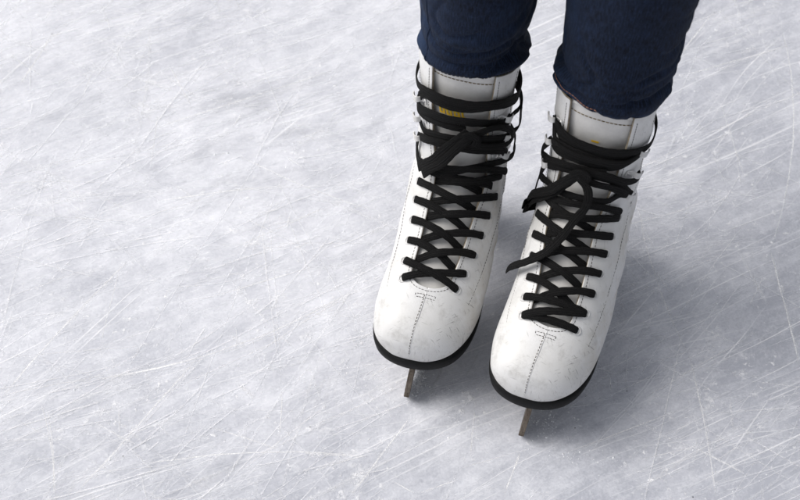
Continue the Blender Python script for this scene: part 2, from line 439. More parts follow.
def ribbon(mb,ctrl,side,w=7.1,t=1.45,taper0=False,taper1=False,n=10,seed=0):
    """flat lace through control points (station, degrees, height over the leather[, twist degrees])"""
    ctrl=[tuple(c)+(0,) if len(c)==3 else tuple(c) for c in ctrl]
    prm=catmull(ctrl,n)
    pts=[];nn=[];tw=[]
    for s,a,o,q in prm:
        ss=min(s,NS+.5); pts.append(P(ss,R(a),o,side)); nn.append(nor(min(s,NS-.2),R(a),side)); tw.append(R(q))
    # light smoothing
    for _ in range(2):
        pts=[pts[0]]+[mul(add(add(pts[i-1],pts[i+1]),mul(pts[i],2)),.25) for i in range(1,len(pts)-1)]+[pts[-1]]
        nn=[nn[0]]+[nrm(add(add(nn[i-1],nn[i+1]),nn[i])) for i in range(1,len(nn)-1)]+[nn[-1]]
    K=12; prof=[]
    for k in range(K):
        a=TWO*(k+.5)/K; c,s_=math.cos(a),math.sin(a)
        prof.append((abs(c)**.7*(1 if c>0 else -1),abs(s_)**.6*(1 if s_>0 else -1)))
    per=[k*(2*w+2*t)/K for k in range(K+1)]
    rows=[];L=0;Ls=[];N=len(pts)
    for i in range(N):
        if i: L+=math.dist(pts[i],pts[i-1])
        Ls.append(L)
    for i,p in enumerate(pts):
        T=nrm(sub(pts[min(i+1,N-1)],pts[max(i-1,0)])); sd=nrm(cross(T,nn[i])); up=cross(sd,T)
        c,s_=math.cos(tw[i]),math.sin(tw[i]); s2=add(mul(sd,c),mul(up,s_)); u2=add(mul(sd,-s_),mul(up,c))
        wv=w*(1+.05*math.sin(Ls[i]*.23+seed*1.7)+.03*math.sin(Ls[i]*.71+seed)); 
        if taper0: wv*=.62+.38*min(1,(Ls[i]/3.2))**.5
        if taper1: wv*=.62+.38*min(1,((L-Ls[i])/3.2))**.5
        rows.append([add(p,add(mul(s2,a*wv/2),mul(u2,b*t/2))) for a,b in prof])
    base=[[mb.vert(q) for q in r] for r in rows]
    for i in range(N-1):
        for k in range(K):
            j=(k+1)%K
            mb.face([base[i][k],base[i][j],base[i+1][j],base[i+1][k]],[(Ls[i],per[k]),(Ls[i],per[k+1]),(Ls[i+1],per[k+1]),(Ls[i+1],per[k])])
    mb.face(base[0][::-1]); mb.face(base[-1])
EYES=[6.15,7.2,8.2,9.2,10.2,11.2,12.35]      # stations of the eyelet rows
def eye_x(s): return [25,28.3,30.8,32.5,34.2,36,36.6][min(range(7),key=lambda i:abs(EYES[i]-s))]
HOOKS={('a',1):[14.1,15.5,16.9],('a',-1):[13.9,15.4,16.8],('b',1):[14.4,16.3,18.1],('b',-1):[14.1,15.8,17.4]}
def hook_x(s): return min(gap(s)+12.5,36.5)
LACES={}
LACES={'a': [([(18.0, 184.0, 2.9), (18.17, 125.0, 2.2), (17.92, 75.0, 3.2), (17.8, 59.0, 3.2), (18.0, 36.0, 3.2), (18.0, 12.0, 3.2), (18.0, -5.0, 3.2), (18.16, -27.0, 3.2), (18.16, -58.0, 3.2), (18.0, -84.0, 4.2), (18.25, -125.0, 2.2), (18.0, -184.0, 2.0)], {'w': 8.6}), ([(16.9, 59.0, 2.6), (17.52, 47.0, 2.0), (17.52, 29.0, 2.0), (17.48, 8.0, 2.0), (17.56, -6.0, 2.0), (17.88, -28.0, 2.0), (17.8, -58.0, 2.0), (17.68, -84.0, 3.91), (17.93, -125.0, 2.2), (18.0, -184.0, 2.0)], {'w': 8.6}), ([(16.9, 59.0, 2.6), (16.32, 56.0, 3.4), (16.52, 33.0, 3.4), (16.56, 12.0, 3.4), (16.68, -10.0, 3.4), (16.68, -33.0, 3.4), (16.36, -65.0, 3.4), (16.8, -59.6, 3.5)], {'w': 8.6}), ([(16.9, 59.0, 2.6), (15.88, 75.0, 2.0), (15.84, 55.0, 2.0), (15.96, 30.0, 2.0), (16.0, 10.0, 2.0), (16.04, -7.0, 2.0)], {}), ([(15.5, 57.6, 2.6), (14.84, 43.0, 2.2), (15.0, 25.0, 2.2), (15.16, 4.0, 2.2), (15.16, -22.0, 2.2), (14.84, -54.0, 2.2), (15.4, -62.7, 3.5)], {'w': 8.6}), ([(14.1, 54.6, 2.6), (14.44, 38.0, 4.0), (14.64, 18.0, 4.0), (14.68, 1.0, 4.0), (14.68, -26.0, 4.0), (14.44, -55.0, 4.0), (13.9, -65.3, 3.5)], {'w': 8.6}), ([(15.76, -10.0, 4.6), (16.16, -26.0, 4.6), (16.56, -45.0, 4.6), (16.8, -71.0, 4.6), (17.04, -84.0, 7.24), (17.29, -125.0, 2.2), (17.5, -184.0, 2.0)], {}), ([(17.5, -184.0, 2.9), (17.37, -125.0, 2.2), (17.12, -84.0, 8.36), (16.48, -84.0, 8.5), (15.72, -84.0, 8.5), (15.4, -72.0, 5.0), (15.6, -39.0, 5.0), (15.68, -18.0, 5.0)], {}), ([(15.56, -4.0, 7.6), (15.92, -12.0, 7.6), (16.36, -24.0, 7.6), (16.52, -41.0, 7.6), (16.04, -60.0, 7.6), (15.32, -69.0, 7.6), (15.0, -59.0, 7.6), (15.12, -39.0, 7.6), (15.24, -20.0, 7.6), (15.44, -6.0, 7.6)], {'w': 6.5}), ([(16.2, -15.0, 9.0), (15.24, -5.0, 9.0), (14.08, 5.0, 9.0), (12.92, 16.0, 9.0), (11.8, 29.0, 9.0)], {'w': 8.4}), ([(16.2, -9.0, 7.2), (15.28, 1.0, 7.2), (14.16, 13.0, 7.2), (13.04, 25.0, 7.2), (12.04, 38.0, 7.2)], {'w': 8.5}), ([(15.88, -6.0, 10), (16.08, -11.0, 10), (15.84, -18.0, 10), (15.36, -17.0, 10)], {'w': 8}), ([(14.1, 54.6, 2.6), (13.2, 60.0, 2.6), (12.48, 51.0, 2.6), (12.04, 39.0, 2.6)], {}), ([(12.36, 46.0, 4.2), (12.52, 25.0, 4.2), (12.84, 4.0, 4.2), (13.12, -18.0, 4.2), (13.04, -38.0, 4.2), (12.52, -70.0, 4.2)], {'taper1': True}), ([(14.5, -184.0, 2.9), (14.49, -125.0, 2.2), (14.24, -84.0, 5.7), (13.48, -84.0, 5.38), (13.4, -55.0, 2.2), (13.32, -30.0, 2.2), (12.72, -4.0, 2.2), (11.96, 14.0, 2.2)], {}), ([(12.08, 30.0, 1.6), (12.04, 14.0, 1.6), (12.08, -14.0, 1.6), (11.96, -34.0, 1.6), (11.76, -49.0, 1.6)], {})], 'b': [([(16.3, 61.8, 2.6), (16.68, 40.0, 5.0), (16.68, 16.0, 5.0), (16.72, -6.0, 5.0), (16.88, -34.0, 5.0), (17.4, -57.0, 3.5)], {}), ([(18.1, 55.5, 2.6), (18.0, 49.0, 3.6), (17.76, 36.0, 3.6), (17.6, 16.0, 3.6), (17.52, 0.0, 3.6), (17.56, -17.0, 3.6), (17.64, -42.0, 3.6), (17.56, -70.0, 3.6), (17.76, -84.0, 3.6), (18.01, -125.0, 2.2), (18.0, -184.0, 2.0)], {'w': 8.6}), ([(18.1, 55.5, 2.6), (17.16, 39.0, 2.2), (17.08, 16.0, 2.2), (17.04, 0.0, 2.2), (17.16, -19.0, 2.2), (17.16, -48.0, 2.2), (17.4, -57.0, 3.5)], {'w': 8.6}), ([(18.1, 55.5, 2.6), (16.84, 49.0, 3.6), (16.84, 30.0, 3.6), (16.8, 9.0, 3.6), (16.72, -6.0, 3.6), (16.72, -31.0, 3.6), (17.4, -57.0, 3.5)], {'w': 8.6}), ([(16.3, 61.8, 2.6), (16.12, 48.0, 2.2), (16.24, 22.0, 2.2), (16.32, 0.0, 2.2), (16.44, -27.0, 2.2), (17.4, -57.0, 3.5)], {'w': 8.6}), ([(16.3, 61.8, 2.6), (14.8, 81.0, 7.3), (14.96, 61.0, 3.8), (15.64, 28.0, 3.8), (15.84, 3.0, 3.8), (16.04, -15.0, 3.8)], {}), ([(14.4, 81.0, 5.9), (14.0, 80.0, 3.76), (15.0, 41.0, 2.4), (15.48, 12.0, 2.4), (15.52, -6.0, 2.4), (15.28, -29.0, 2.4), (14.1, -53.6, 3.5)], {'w': 8.6}), ([(15.76, 7.0, 5.0), (15.8, -1.0, 5.0), (15.84, -15.0, 5.0), (15.4, -41.0, 5.0), (15.4, -59.0, 5.0), (15.8, -56.8, 3.5)], {}), ([(15.48, 9.0, 4.2), (15.04, -4.0, 4.2), (14.88, -26.0, 4.2), (14.1, -53.6, 3.5)], {}), ([(14.4, 65.3, 2.6), (13.04, 83.0, 5.5), (13.24, 55.0, 2.0), (13.32, 32.0, 2.0), (13.56, 5.0, 2.0), (13.68, -23.0, 2.0), (14.24, -40.0, 2.0), (14.1, -53.6, 3.5)], {}), ([(12.44, 46.0, 3.4), (12.72, 27.0, 3.4), (13.08, 4.0, 3.4), (13.24, -20.0, 3.4), (12.8, -45.0, 3.4)], {'taper1': True}), ([(14.4, 65.3, 2.6), (12.68, 84.0, 5.5), (11.96, 84.0, 5.5), (11.48, 84.0, 5.5), (11.73, 125.0, 2.2), (11.5, 184.0, 2.0)], {}), ([(15.64, 8.0, 8.2), (14.16, 27.0, 8.2), (12.56, 49.0, 8.2), (11.56, 83.0, 9.47), (11.24, 84.0, 11.7), (11.49, 125.0, 2.2), (11.5, 184.0, 2.0)], {'w': 9}), ([(15.16, 13.0, 6.4), (13.68, 29.0, 6.4), (12.2, 50.0, 6.4), (11.28, 84.0, 6.4), (11.08, 84.0, 9.9), (11.33, 125.0, 2.2), (11.5, 184.0, 2.0)], {'w': 8.5}), ([(15.4, 14.0, 9.2), (15.8, 7.0, 9.2), (15.68, 1.0, 9.2), (15.16, 3.0, 9.2)], {'w': 8.5}), ([(15.48, 9.0, 9.6), (15.04, 1.0, 9.6), (14.24, -3.0, 9.6), (13.2, -2.0, 9.6), (12.0, 4.0, 9.6), (11.04, 9.0, 9.6), (10.2, 15.0, 9.6), (9.44, 24.0, 9.6), (8.92, 37.0, 9.6), (8.64, 52.0, 9.6), (8.52, 82.0, 9.6)], {'w': 7.6, 'taper1': True})]}
def make_skate(k,label):
    q=SKATES[k]; side=q['side']; TSH['k']=k
    root=empty('ice_skate',(q['x']*S,q['y']*S,0),(0,R(q['roll']),R(q['yaw'])))
    tag(root,label,'ice skate','the pair of white figure skates')
    mb,ss=upper_mesh(side); up=mb.build('upper',[M['leather'],M['edge']],root,weld=.02,fix=False); face_out(up,(0,0,140)); solid(up,2.4,-1,1)
    # lining pad seen over the top edge
    # tongue ---------------------------------------------------------
    mb=MB(); rows=[]
    for i in range(81):
        s=5.55+(19.75-5.55)*i/80; hw=(gap(max(s,SE+.9))+9)*(1 if s>7 else .75+.25*(s-5.55)/1.45)
        if s>18.9: hw-= 11*((s-18.9)/.85)**2.4
        off=-5.4+ 1.2*max(0,min(1,(7-s)/1.2)) + 1.5*max(0,(s-17)/3)
        row=[]
        for j in range(41):
            x=hw*(j/20-1); st=station(min(s,NS)); 
            th=th_of(s,x) if abs(x)<st[4]*.98 else R(tsh(s))+1.3*(1 if x>0 else -1)
            p=P(s,th,off+.8*math.sin(s*1.9+1)*.5*(1-(j/20-1)**2),side); row.append(p)
        rows.append(row)
    mb.grid(rows); tg=mb.build('tongue',[M['tongue'],M['lining']],root,fix=False); face_out(tg,(0,-60,100)); solid(tg,5,-1)
    ed=[rows[i][0] for i in range(74,81)]+[rows[80][j] for j in range(1,40)]+[rows[i][40] for i in range(80,73,-1)]
    ed=[add(p,(0,.3,.2)) for p in ed]
    mb=MB(); mb.tube([add(p,(0,-1.2,0)) for p in ed],2.1,10); mb.build('piping',M['piping'],tg)
    mb=MB(); mb.tube([add(p,(0,-5.0,1.8)) for p in ed[3:-3]],2.3,10); mb.build('lining_edge',M['lining'],tg)
    mb=MB(); stitch(mb,[add(rows[77][j],(0,.35,0)) for j in range(3,38)],2.6,1.0,.42)
    mb.build('stitching',M['tan_thread'],tg)
    # yellow print fragments on the tongue
    mb=MB()
    def decal(s0,s1,xa,xb,sl=0):
        off=-5.15+1.5*max(0,(s0-17)/3)+.4*math.sin(s0*1.9+1)
        n=4; g=[[sx(s0+(s1-s0)*a/2,xa+(xb-xa)*b/n+sl*a/2,off+.35,side) for b in range(n+1)] for a in range(3)]
        mb.grid(g)
    decal(17.25,17.36,6,-6) if k=='a' else decal(17.48,17.62,4,-3)
    if k=='a':
        for i in range(7):
            x=21-i*3.7; decal(16.42,16.88,x,x-2.3,.9); 
            if i%2==0: decal(16.42,16.56,x,x-3.4,0)
            if i%3==1: decal(16.75,16.88,x,x-3.4,0)
    else:
        for i in range(4):
            x=12-i*4; decal(16.7,16.95,x,x-2.4,.9)
    mb.build('printed_lettering',M['yellow'],tg)
    # seams ------------------------------------------------------------
    mb=MB(); stitch(mb,curve(lambda s:P(s,.015,.12,side),.55,SE-.5,140),1.9,1.1,.40); mb.build('stitching',M['thread'],root)
    for sg in (1,-1):
        mb=MB(); stitch(mb,curve(lambda s:sx(s,sg*(gap(max(s,SE+.001))+3.0 if s>SE+.5 else math.sqrt(max(0,1-((SE+.9-s)/1.12)**2))*20.5),.1,side),SE-.22,19.6,220),2.0,1.0,.28)
        mb.build('stitching',M['thread'],root)
        # outer row: sweeps from the side of the vamp up to the cuff
        mb=MB(); stitch(mb,curve(lambda s:P(s,R(tsh(s))+sg*R(52+22*(min(1,(s-5.6)/6.0))+ (4 if s>12 else 0)*min(1,(s-12)/3)),-.02,side),5.75,19.5,260),2.1,1.0,.25)
        mb.build('stitching',M['grey_thread'],root)
    mb=MB()
    for a,b in (((5.28,-9),(5.28,9)),((5.08,-9),(5.08,9)),((5.28,-9),(5.08,-9)),((5.28,9),(5.08,9))):
        stitch(mb,[sx(a[0]+(b[0]-a[0])*i/12,a[1]+(b[1]-a[1])*i/12,.12,side) for i in range(13)],1.7,.8,.28)
    mb.build('stitching',M['thread'],root)
    # raised centre seam lip
    mb=MB(); mb.tube(curve(lambda s:P(s,0,-.35,side),.5,SE-.3,80),.75,8); mb.build('centre_seam',M['leather'],root)
    # eyelets -----------------------------------------------------------
    for s in EYES:
        for sg in (1,-1):
            c=sx(s,sg*eye_x(s),.1,side); ax=nor(s,th_of(s,sg*eye_x(s)),side)
            mb=MB(); mb.lathe(c,ax,[(2.2,-2.5),(2.3,.2),(2.7,.75),(3.5,.75),(4.3,.15),(4.4,-.3)],22)
            mb.build('eyelet',M['hook'],root)
    for sg in (1,-1):
        for s in HOOKS[(k,sg)]:
            x=hook_x(s)-4; th=th_of(s,sg*x); n=nor(s,th,side); c=P(s,th,.2,side)
            lat=nrm(sub(P(s,th+sg*.1,0,side),P(s,th,0,side))); upv=nrm(cross(n,lat))
            if upv[2]<0: upv=mul(upv,-1)
            mb=MB()
            # strip: foot riveted to the leather, rising and curling outward over the lace
            prof=[(-3.5,.4),(0,.5),(3.2,1.0),(4.6,2.6),(5.0,4.6),(6.4,6.2),(9.2,6.7),(12.5,6.0),(15.0,4.0)]
            prof=catmull(prof,4); rows=[]
            for i,(a,h) in enumerate(prof):
                wv=2.5+1.0*min(1,max(0,i/len(prof)-.45)*2.2); wv*= .75 if i==len(prof)-1 else 1
                rows.append([add(c,add(mul(lat,a),add(mul(n,h),mul(upv,wv*b)))) for b in (-1,-.8,-.4,0,.4,.8,1)])
            mb.grid(rows); hk=mb.build('lace_hook',M['hook'],root,fix=False); solid(hk,1.1,0); bevel(hk,.3,2,40)
            mb=MB(); mb.lathe(add(c,mul(lat,-.5)),n,[(.01,2.0),(1.2,1.8),(2.0,1.1),(2.2,.3)],12); mb.build('rivet',M['nickel'],hk)
    make_sole(side,root); make_blade(root,side)
    # laces -------------------------------------------------------------
    mb=MB(); sd=0
    def over(i): return 6.35
    rows_=len(EYES)
    def eyep(i,sg,off): s=EYES[i]; return (s,math.degrees(th_of(s,sg*eye_x(s))),off)
    def edgep(s,sg,off,dx=0): return (s,math.degrees(th_of(s,sg*(gap(max(s,SE+.5))+dx))),off)
    L,Rr=1,-1
    def cross_over(i,sg,hi,drop=1.0):
        """from the eyelet of row i over the tongue and under the opposite edge, one row lower"""
        s0=EYES[i]; s1=EYES[i]-drop
        return [eyep(i,sg,.3),(s0-.02,math.degrees(th_of(s0,sg*(eye_x(s0)-2.6))),2.0),edgep(s0-drop*.14,sg,2.0+hi*.4,-2),
                ((s0+s1)/2,tsh((s0+s1)/2),1.0+hi),edgep(s1+drop*.1,-sg,-1.2,-4),edgep(s1,-sg,-3.4,3)]
    jit=random.Random(3 if k=='a' else 8)
    both=[(1,L,0,Rr),(0,L,1,Rr)] if k=='a' else [(0,L,1,Rr),(0,Rr,0,L)]
    if k=='a': pairs=[(1,L,0,Rr,2.6),(0,L,1,Rr,.9)]
    else: pairs=[(0,L,0,Rr,.9),(1,L,1,Rr,2.6),(0,L,1,Rr,3.4)]
    for a,sa,b,sb,hi in pairs:
        A,B=eyep(a,sa,.2),eyep(b,sb,.2); sA,sB=A[0],B[0]
        ribbon(mb,[A,(sA+(sB-sA)*.06,A[1]*.86,2.1),(sA+(sB-sA)*.25,A[1]*.5+tsh(sA)*.5,1.9+hi*.4),((sA+sB)/2,tsh((sA+sB)/2),1.2+hi),(sA+(sB-sA)*.75,B[1]*.5+tsh(sB)*.5,1.9+hi*.4),(sA+(sB-sA)*.94,B[1]*.86,2.1),B],side,taper0=True,taper1=True,seed=sd); sd+=1
    for i in range(2,rows_):
        ribbon(mb,cross_over(i,L,2.3 if i%2 else .6,1.05+jit.uniform(-.1,.15)),side,taper0=True,seed=sd); sd+=1
        ribbon(mb,cross_over(i,Rr,.6 if i%2 else 2.3,.95+jit.uniform(-.15,.15)),side,taper0=True,seed=sd); sd+=1
    for r in LACES.get(k,[]):
        kw=dict(r[1]) if len(r)>1 else {}
        ribbon(mb,r[0],side,seed=sd,**kw); sd+=1
    lc=mb.build('lace',M['lace'],root,weld=0)
    return root
SKA=make_skate('a','white figure skate with yellow lettering peeking out between its upper black laces')
SKB=make_skate('b','white figure skate with a long loose lace end hanging over its crossed black laces')
SKY,SUN=0.13,1.95

# ------------------------------------------------------------------ person in jeans
def axis_top(k):
    c=to_world(k,(LEAN*216,-23,262+RAISE*.5)); return c
def leg_mesh(mb,k,paler):
    c0=axis_top(k); hip=(70 if k=='a' else 165, 75, 880); knee=(c0[0]+(4 if k=='a' else 6), c0[1]-25, 500)
    N=150; Z0=c0[2]+(4 if k=='a' else 12) ; rows=[]; H=150
    # denser rows near the hem
    zs=[]; z=Z0
    while z<430: zs.append(z); z+=1.6
    while z<840: zs.append(z); z+=12
    for z in zs:
        if z<knee[2]:
            t=(z-c0[2])/(knee[2]-c0[2]); c=(c0[0]+(knee[0]-c0[0])*t,c0[1]+(knee[1]-c0[1])*t)
        else:
            t=(z-knee[2])/(hip[2]-knee[2]); c=(knee[0]+(hip[0]-knee[0])*t,knee[1]+(hip[1]-knee[1])*t)
        h=z-Z0-2
        if k=='a': rx=43+ .075*max(0,h-10); ry=51+.04*max(0,h)
        else: rx=46+.045*max(0,h-20); ry=54+.03*max(0,h)
        if z>560: rx+= (z-560)*.075; ry+=(z-560)*.06
        row=[]
        for j in range(N):
            a=TWO*j/N; ca,sa=math.cos(a),math.sin(a)      # a=0 image right, a=-90 towards the camera
            d=0.0
            for (z0,kx,ky,w,A,a0,sp) in FOLDS[k]:
                zc=z0+kx*ca+ky*sa; da=math.atan2(math.sin(a-R(a0)),math.cos(a-R(a0)))
                am=A*(math.exp(-(da/R(sp))**2) if sp<180 else 1)
                d+=am*math.exp(-((h-zc)/w)**2)
            q=Vector((ca*1.5+(5 if k=='a' else 9),sa*1.5,z*.012)); d+=2.6*mnoise.noise(q)*min(1,1+0*h)
            q=Vector((ca*3+2,sa*3,z*.03+4)); d+=.5*mnoise.noise(q)
            n=mnoise.noise(Vector((ca*1.3+4,sa*1.3,z*.022+a*0+(1 if k=='a' else 6)))); d-=3.2*max(0,.16-abs(n))*6*.9*math.exp(-((h-40)/75)**2)
            n=mnoise.noise(Vector((ca*2.1+sa+7,sa*2.1,z*.035+ca*.9))); d-=.6*max(0,.14-abs(n))*7*math.exp(-((h-15)/45)**2)
            zz=z
            if z<Z0+70:                                    # the hem line is not level
                zz+= (HEM[k][0]*ca+HEM[k][1]*sa+HEM[k][2]*math.sin(2*a+HEM[k][3]))*(1-(z-Z0)/70)
            row.append((c[0]+(rx+d)*ca,c[1]+(ry+d)*sa,zz))
        rows.append(row)
    ids=[[mb.vert(p) for p in r] for r in rows]
    for i in range(len(rows)-1):
        for j in range(N):
            q=(j+1)%N; u0=j*2.1; u1=(j+1)*2.1
            mb.face([ids[i][j],ids[i][q],ids[i+1][q],ids[i+1][j]],[(u0,zs[i]),(u1,zs[i]),(u1,zs[i+1]),(u0,zs[i+1])])
    return rows,zs
# folds: height over the boot top, tilt, width, amplitude, angle, spread
FOLDS={
 'a':[(-3,0,0,6,-4,-20,200),(13,0,-1,9,4.0,-20,200),(15,0,0,9,3.0,0,50),(27,2,0,4,-2.0,-70,80),(38,3,2,6,-5.0,0,65),(42,6,0,14,1.0,180,60),(66,10,0,10,1.8,-60,60),(84,10,5,6,-1.5,-90,70),(56,-8,3,5,-1.6,-110,50)],
 'b':[(-3,0,0,5,-2,-20,200),(5,3,0,4,4,175,45),(14,3,0,3.6,-4.5,170,60),(24,4,2,7,6,172,50),(36,4,2,5,-3,170,60),(14,6,-1,10,4,-20,90),(27,10,2,4,-2.5,-70,70),(38,10,0,8,2,0,60),(56,14,4,10,2.0,-20,60),(75,16,0,6,-2.0,0,60),(48,12,3,4,-1.2,-90,70)],
}
HEM={'a':(-1,-17,1.5,0),'b':(-5,-17,2.5,1)}
person=None
def make_person():
    me=bpy.data.meshes.new('person'); V=[];E=[];Rd=[]
    def v(p,r): V.append((p[0]*S,p[1]*S,p[2]*S)); Rd.append(r*S); return len(V)-1
    pel=v((118,85,900),95); wst=v((118,88,985),105); E.append((pel,wst))
    for k,hx in (('a',75),('b',160)):
        c=axis_top(k); foot=to_world(k,(3,95,85)); ank=to_world(k,(4,-22,120))
        h=v((hx,75,850),66); kn=v((c[0]+(6 if k=='a' else 34),c[1]-25,500),46); cf=v((c[0],c[1],330),37)
        a2=v(c,31); a=v(ank,27); h2=v(to_world(k,(0,-35,98)),22); f=v(foot,20)
        E.extend([(pel,h),(h,kn),(kn,cf),(cf,a2),(a2,a),(a,h2),(h2,f)])
    me.from_pydata(V,E,[]); o=bpy.data.objects.new('person',me); COL.objects.link(o); me.materials.append(M['skin'])
    m=o.modifiers.new('skin','SKIN')
    for i,r in enumerate(Rd): me.skin_vertices[0].data[i].radius=(r,r)
    me.skin_vertices[0].data[0].use_root=True; m.use_smooth_shade=True
    s=o.modifiers.new('sub','SUBSURF'); s.levels=2; s.render_levels=2
    tag(o,'person in slim dark blue jeans standing on the ice in two white skates','person')
    return o
person=make_person()
mb=MB(); hems={}
for k in 'ab': hems[k]=leg_mesh(mb,k,None)
# seat and waist, closing the two legs above the picture
rows=[]
for z,rx,ry in ((790,128,88),(840,140,100),(890,146,112),(930,138,108),(975,122,100)):
    rows.append([(118+rx*math.cos(TWO*j/64)*S/S,82+ry*math.sin(TWO*j/64),z) for j in range(64)])
mb.grid(rows,wrap=True)
jeans=mb.build('jeans',M['denim'],person,fix=False)
at=jeans.data.attributes.new('paler','FLOAT','POINT')
nv=0
for k in 'ab':
    rws,zs=hems[k]
    for i,r in enumerate(rws):
        for j in range(len(r)):
            a=TWO*j/len(r); da=abs(math.atan2(math.sin(a-math.pi),math.cos(a-math.pi)))
            h=zs[i]-zs[0]
            w=.8*math.exp(-(da/.45)**2)*(1 if k=='a' else .35)+.5*math.exp(-((h-5)/3)**2)  # paler down the left of each leg and just above the hem edge
            n=mnoise.noise(Vector((j*.1,i*.06,3)))
            at.data[nv].value=max(0,min(1,w*(.7+n))); nv+=1
solid(jeans,1.6,-1)
for k in 'ab':                                    # hem seam, stitched a few millimetres above the edge
    rws,zs=hems[k]
    r=rws[5]; pts=[add(p,mul(nrm((math.cos(TWO*j/150),math.sin(TWO*j/150),0)),.3)) for j,p in enumerate(r)]; pts.append(pts[0]); pts=pts if k=='a' else pts[70:104]
    mb=MB(); stitch(mb,pts,2.6,1.0,.35); mb.build('hem_stitching',M['navy_thread'] if k=='a' else M['pink_thread'],jeans)

for k in 'ab':                                    # felled outer seam of each leg
    rws,zs=hems[k]; j=87 if k=='a' else 138
    line=[add(r[j],(-.4*math.cos(TWO*j/150),-.4*math.sin(TWO*j/150),0)) for r in rws[2:]]
    mb=MB(); mb.tube(line,1.1,8); mb.build('side_seam',M['denim'],jeans)

# ------------------------------------------------------------------ ice
LINES=[(-0.4074, 0.0478, -0.2636, 0.036, 0.0, 0.0011, 0.5), (-0.2659, 0.162, -0.0605, 0.2556, 0.0006, 0.0015, 0.7), (-0.2527, 0.191, -0.0855, 0.3544, -0.0009, 0.0012, 0.5), (-0.251, 0.0624, -0.1085, 0.0852, 0.0028, 0.0014, 0.75), (-0.1789, 0.1336, -0.0204, 0.0491, -0.0063, 0.0014, 0.65), (-0.2535, 0.2587, -0.2239, 0.194, 0.0, 0.0011, 0.5), (-0.2604, 0.1057, -0.2595, 0.1837, 0.0, 0.0011, 0.4), (-0.4142, 0.2282, -0.39, 0.3058, 0.0, 0.0024, 0.5), (-0.3381, 0.248, -0.3438, 0.2058, 0.0, 0.001, 0.4), (-0.3718, -0.177, -0.2642, -0.0063, 0.0039, 0.0019, 0.65), (-0.2893, -0.2767, -0.1899, -0.1265, -0.0007, 0.0019, 0.65), (-0.3343, -0.1791, -0.3067, -0.2798, 0.0037, 0.0012, 0.6), (-0.3269, -0.1857, -0.3085, -0.2798, 0.0028, 0.0011, 0.5), (-0.3047, -0.157, -0.0295, -0.0375, -0.021, 0.0017, 0.7), (-0.2566, -0.2513, -0.0272, -0.2379, 0.011, 0.0013, 0.65), (-0.1792, -0.2041, -0.109, -0.2306, 0.0, 0.0012, 0.5), (-0.1102, -0.1659, -0.1097, -0.2169, 0.0, 0.0011, 0.5), (-0.2778, -0.0189, -0.2862, -0.115, 0.0, 0.001, 0.4), (-0.3793, -0.13, -0.2385, -0.115, 0.0, 0.0012, 0.4), (0.3699, 0.0, 0.3775, -0.1413, 0.0007, 0.0017, 0.75), (0.4295, 0.3299, 0.3699, 0.0, 0.0189, 0.0014, 0.6), (0.2743, -0.1277, 0.2809, -0.2798, 0.0026, 0.0015, 0.55), (0.3065, 0.2403, 0.4465, 0.2946, 0.0, 0.0014, 0.6), (0.3103, 0.2742, 0.358, 0.3462, 0.0, 0.0014, 0.5), (0.2433, 0.0571, 0.2764, -0.1345, -0.0069, 0.0011, 0.5), (0.0111, -0.1922, -0.0453, -0.2798, 0.0004, 0.0017, 0.65), (0.0695, -0.1857, 0.0633, -0.2399, 0.0, 0.0015, 0.5), (0.1099, -0.2316, 0.0925, -0.2777, 0.0, 0.0013, 0.5), (-0.0907, -0.2337, -0.0299, -0.2379, 0.0, 0.0012, 0.55), (-0.0817, -0.2062, -0.0233, -0.1759, 0.0, 0.0013, 0.5), (-0.031, -0.1548, -0.0095, -0.1379, 0.0, 0.0017, 0.6), (-0.0072, -0.2626, 0.0142, -0.2757, 0.0, 0.0013, 0.5), (0.0142, -0.2757, 0.0547, -0.2605, 0.0, 0.0013, 0.5), (-0.3727, -0.1715, -0.2637, -0.1458, 0.0, 0.0012, 0.45), (-0.2835, 0.0321, -0.1752, 0.0785, 0.0, 0.0013, 0.5), (-0.195, -0.0619, -0.0696, -0.0151, 0.0, 0.0014, 0.5), (-0.3901, -0.0619, -0.3071, -0.0226, 0.0, 0.0013, 0.4), (-0.4135, 0.2978, -0.3306, 0.3544, 0.0, 0.0014, 0.35), (-0.1699, 0.0, -0.0716, 0.0584, 0.0, 0.0015, 0.5), (-0.0611, 0.0452, -0.0052, 0.0785, 0.0, 0.0013, 0.4), (0.2145, -0.0619, 0.3191, -0.0063, 0.0, 0.0012, 0.35), (0.2231, -0.177, 0.346, -0.0976, 0.0, 0.0014, 0.4), (0.2523, -0.0739, 0.3244, -0.115, 0.0, 0.001, 0.4), (0.145, -0.2358, 0.2591, -0.1879, 0.0, 0.0014, 0.4), (0.217, -0.241, 0.33, -0.2094, 0.0, 0.0013, 0.35), (-0.3541, 0.1057, -0.2222, 0.1477, 0.0, 0.0014, 0.4), (-0.3634, -0.2306, -0.3032, -0.2041, 0.0, 0.0013, 0.4), (-0.1523, -0.2616, -0.0559, -0.1715, 0.0, 0.0011, 0.4), (-0.2498, -0.1879, -0.0961, -0.0976, 0.0, 0.0012, 0.45), (0.2121, 0.0256, 0.3068, 0.0584, 0.0, 0.0012, 0.35), (0.1913, -0.1092, 0.2828, -0.0619, 0.0, 0.0014, -0.35), (0.3459, 0.2058, 0.3574, 0.092, 0.0, 0.001, 0.35), (0.0495, -0.2513, 0.146, -0.22, 0.0, 0.0012, 0.35)]
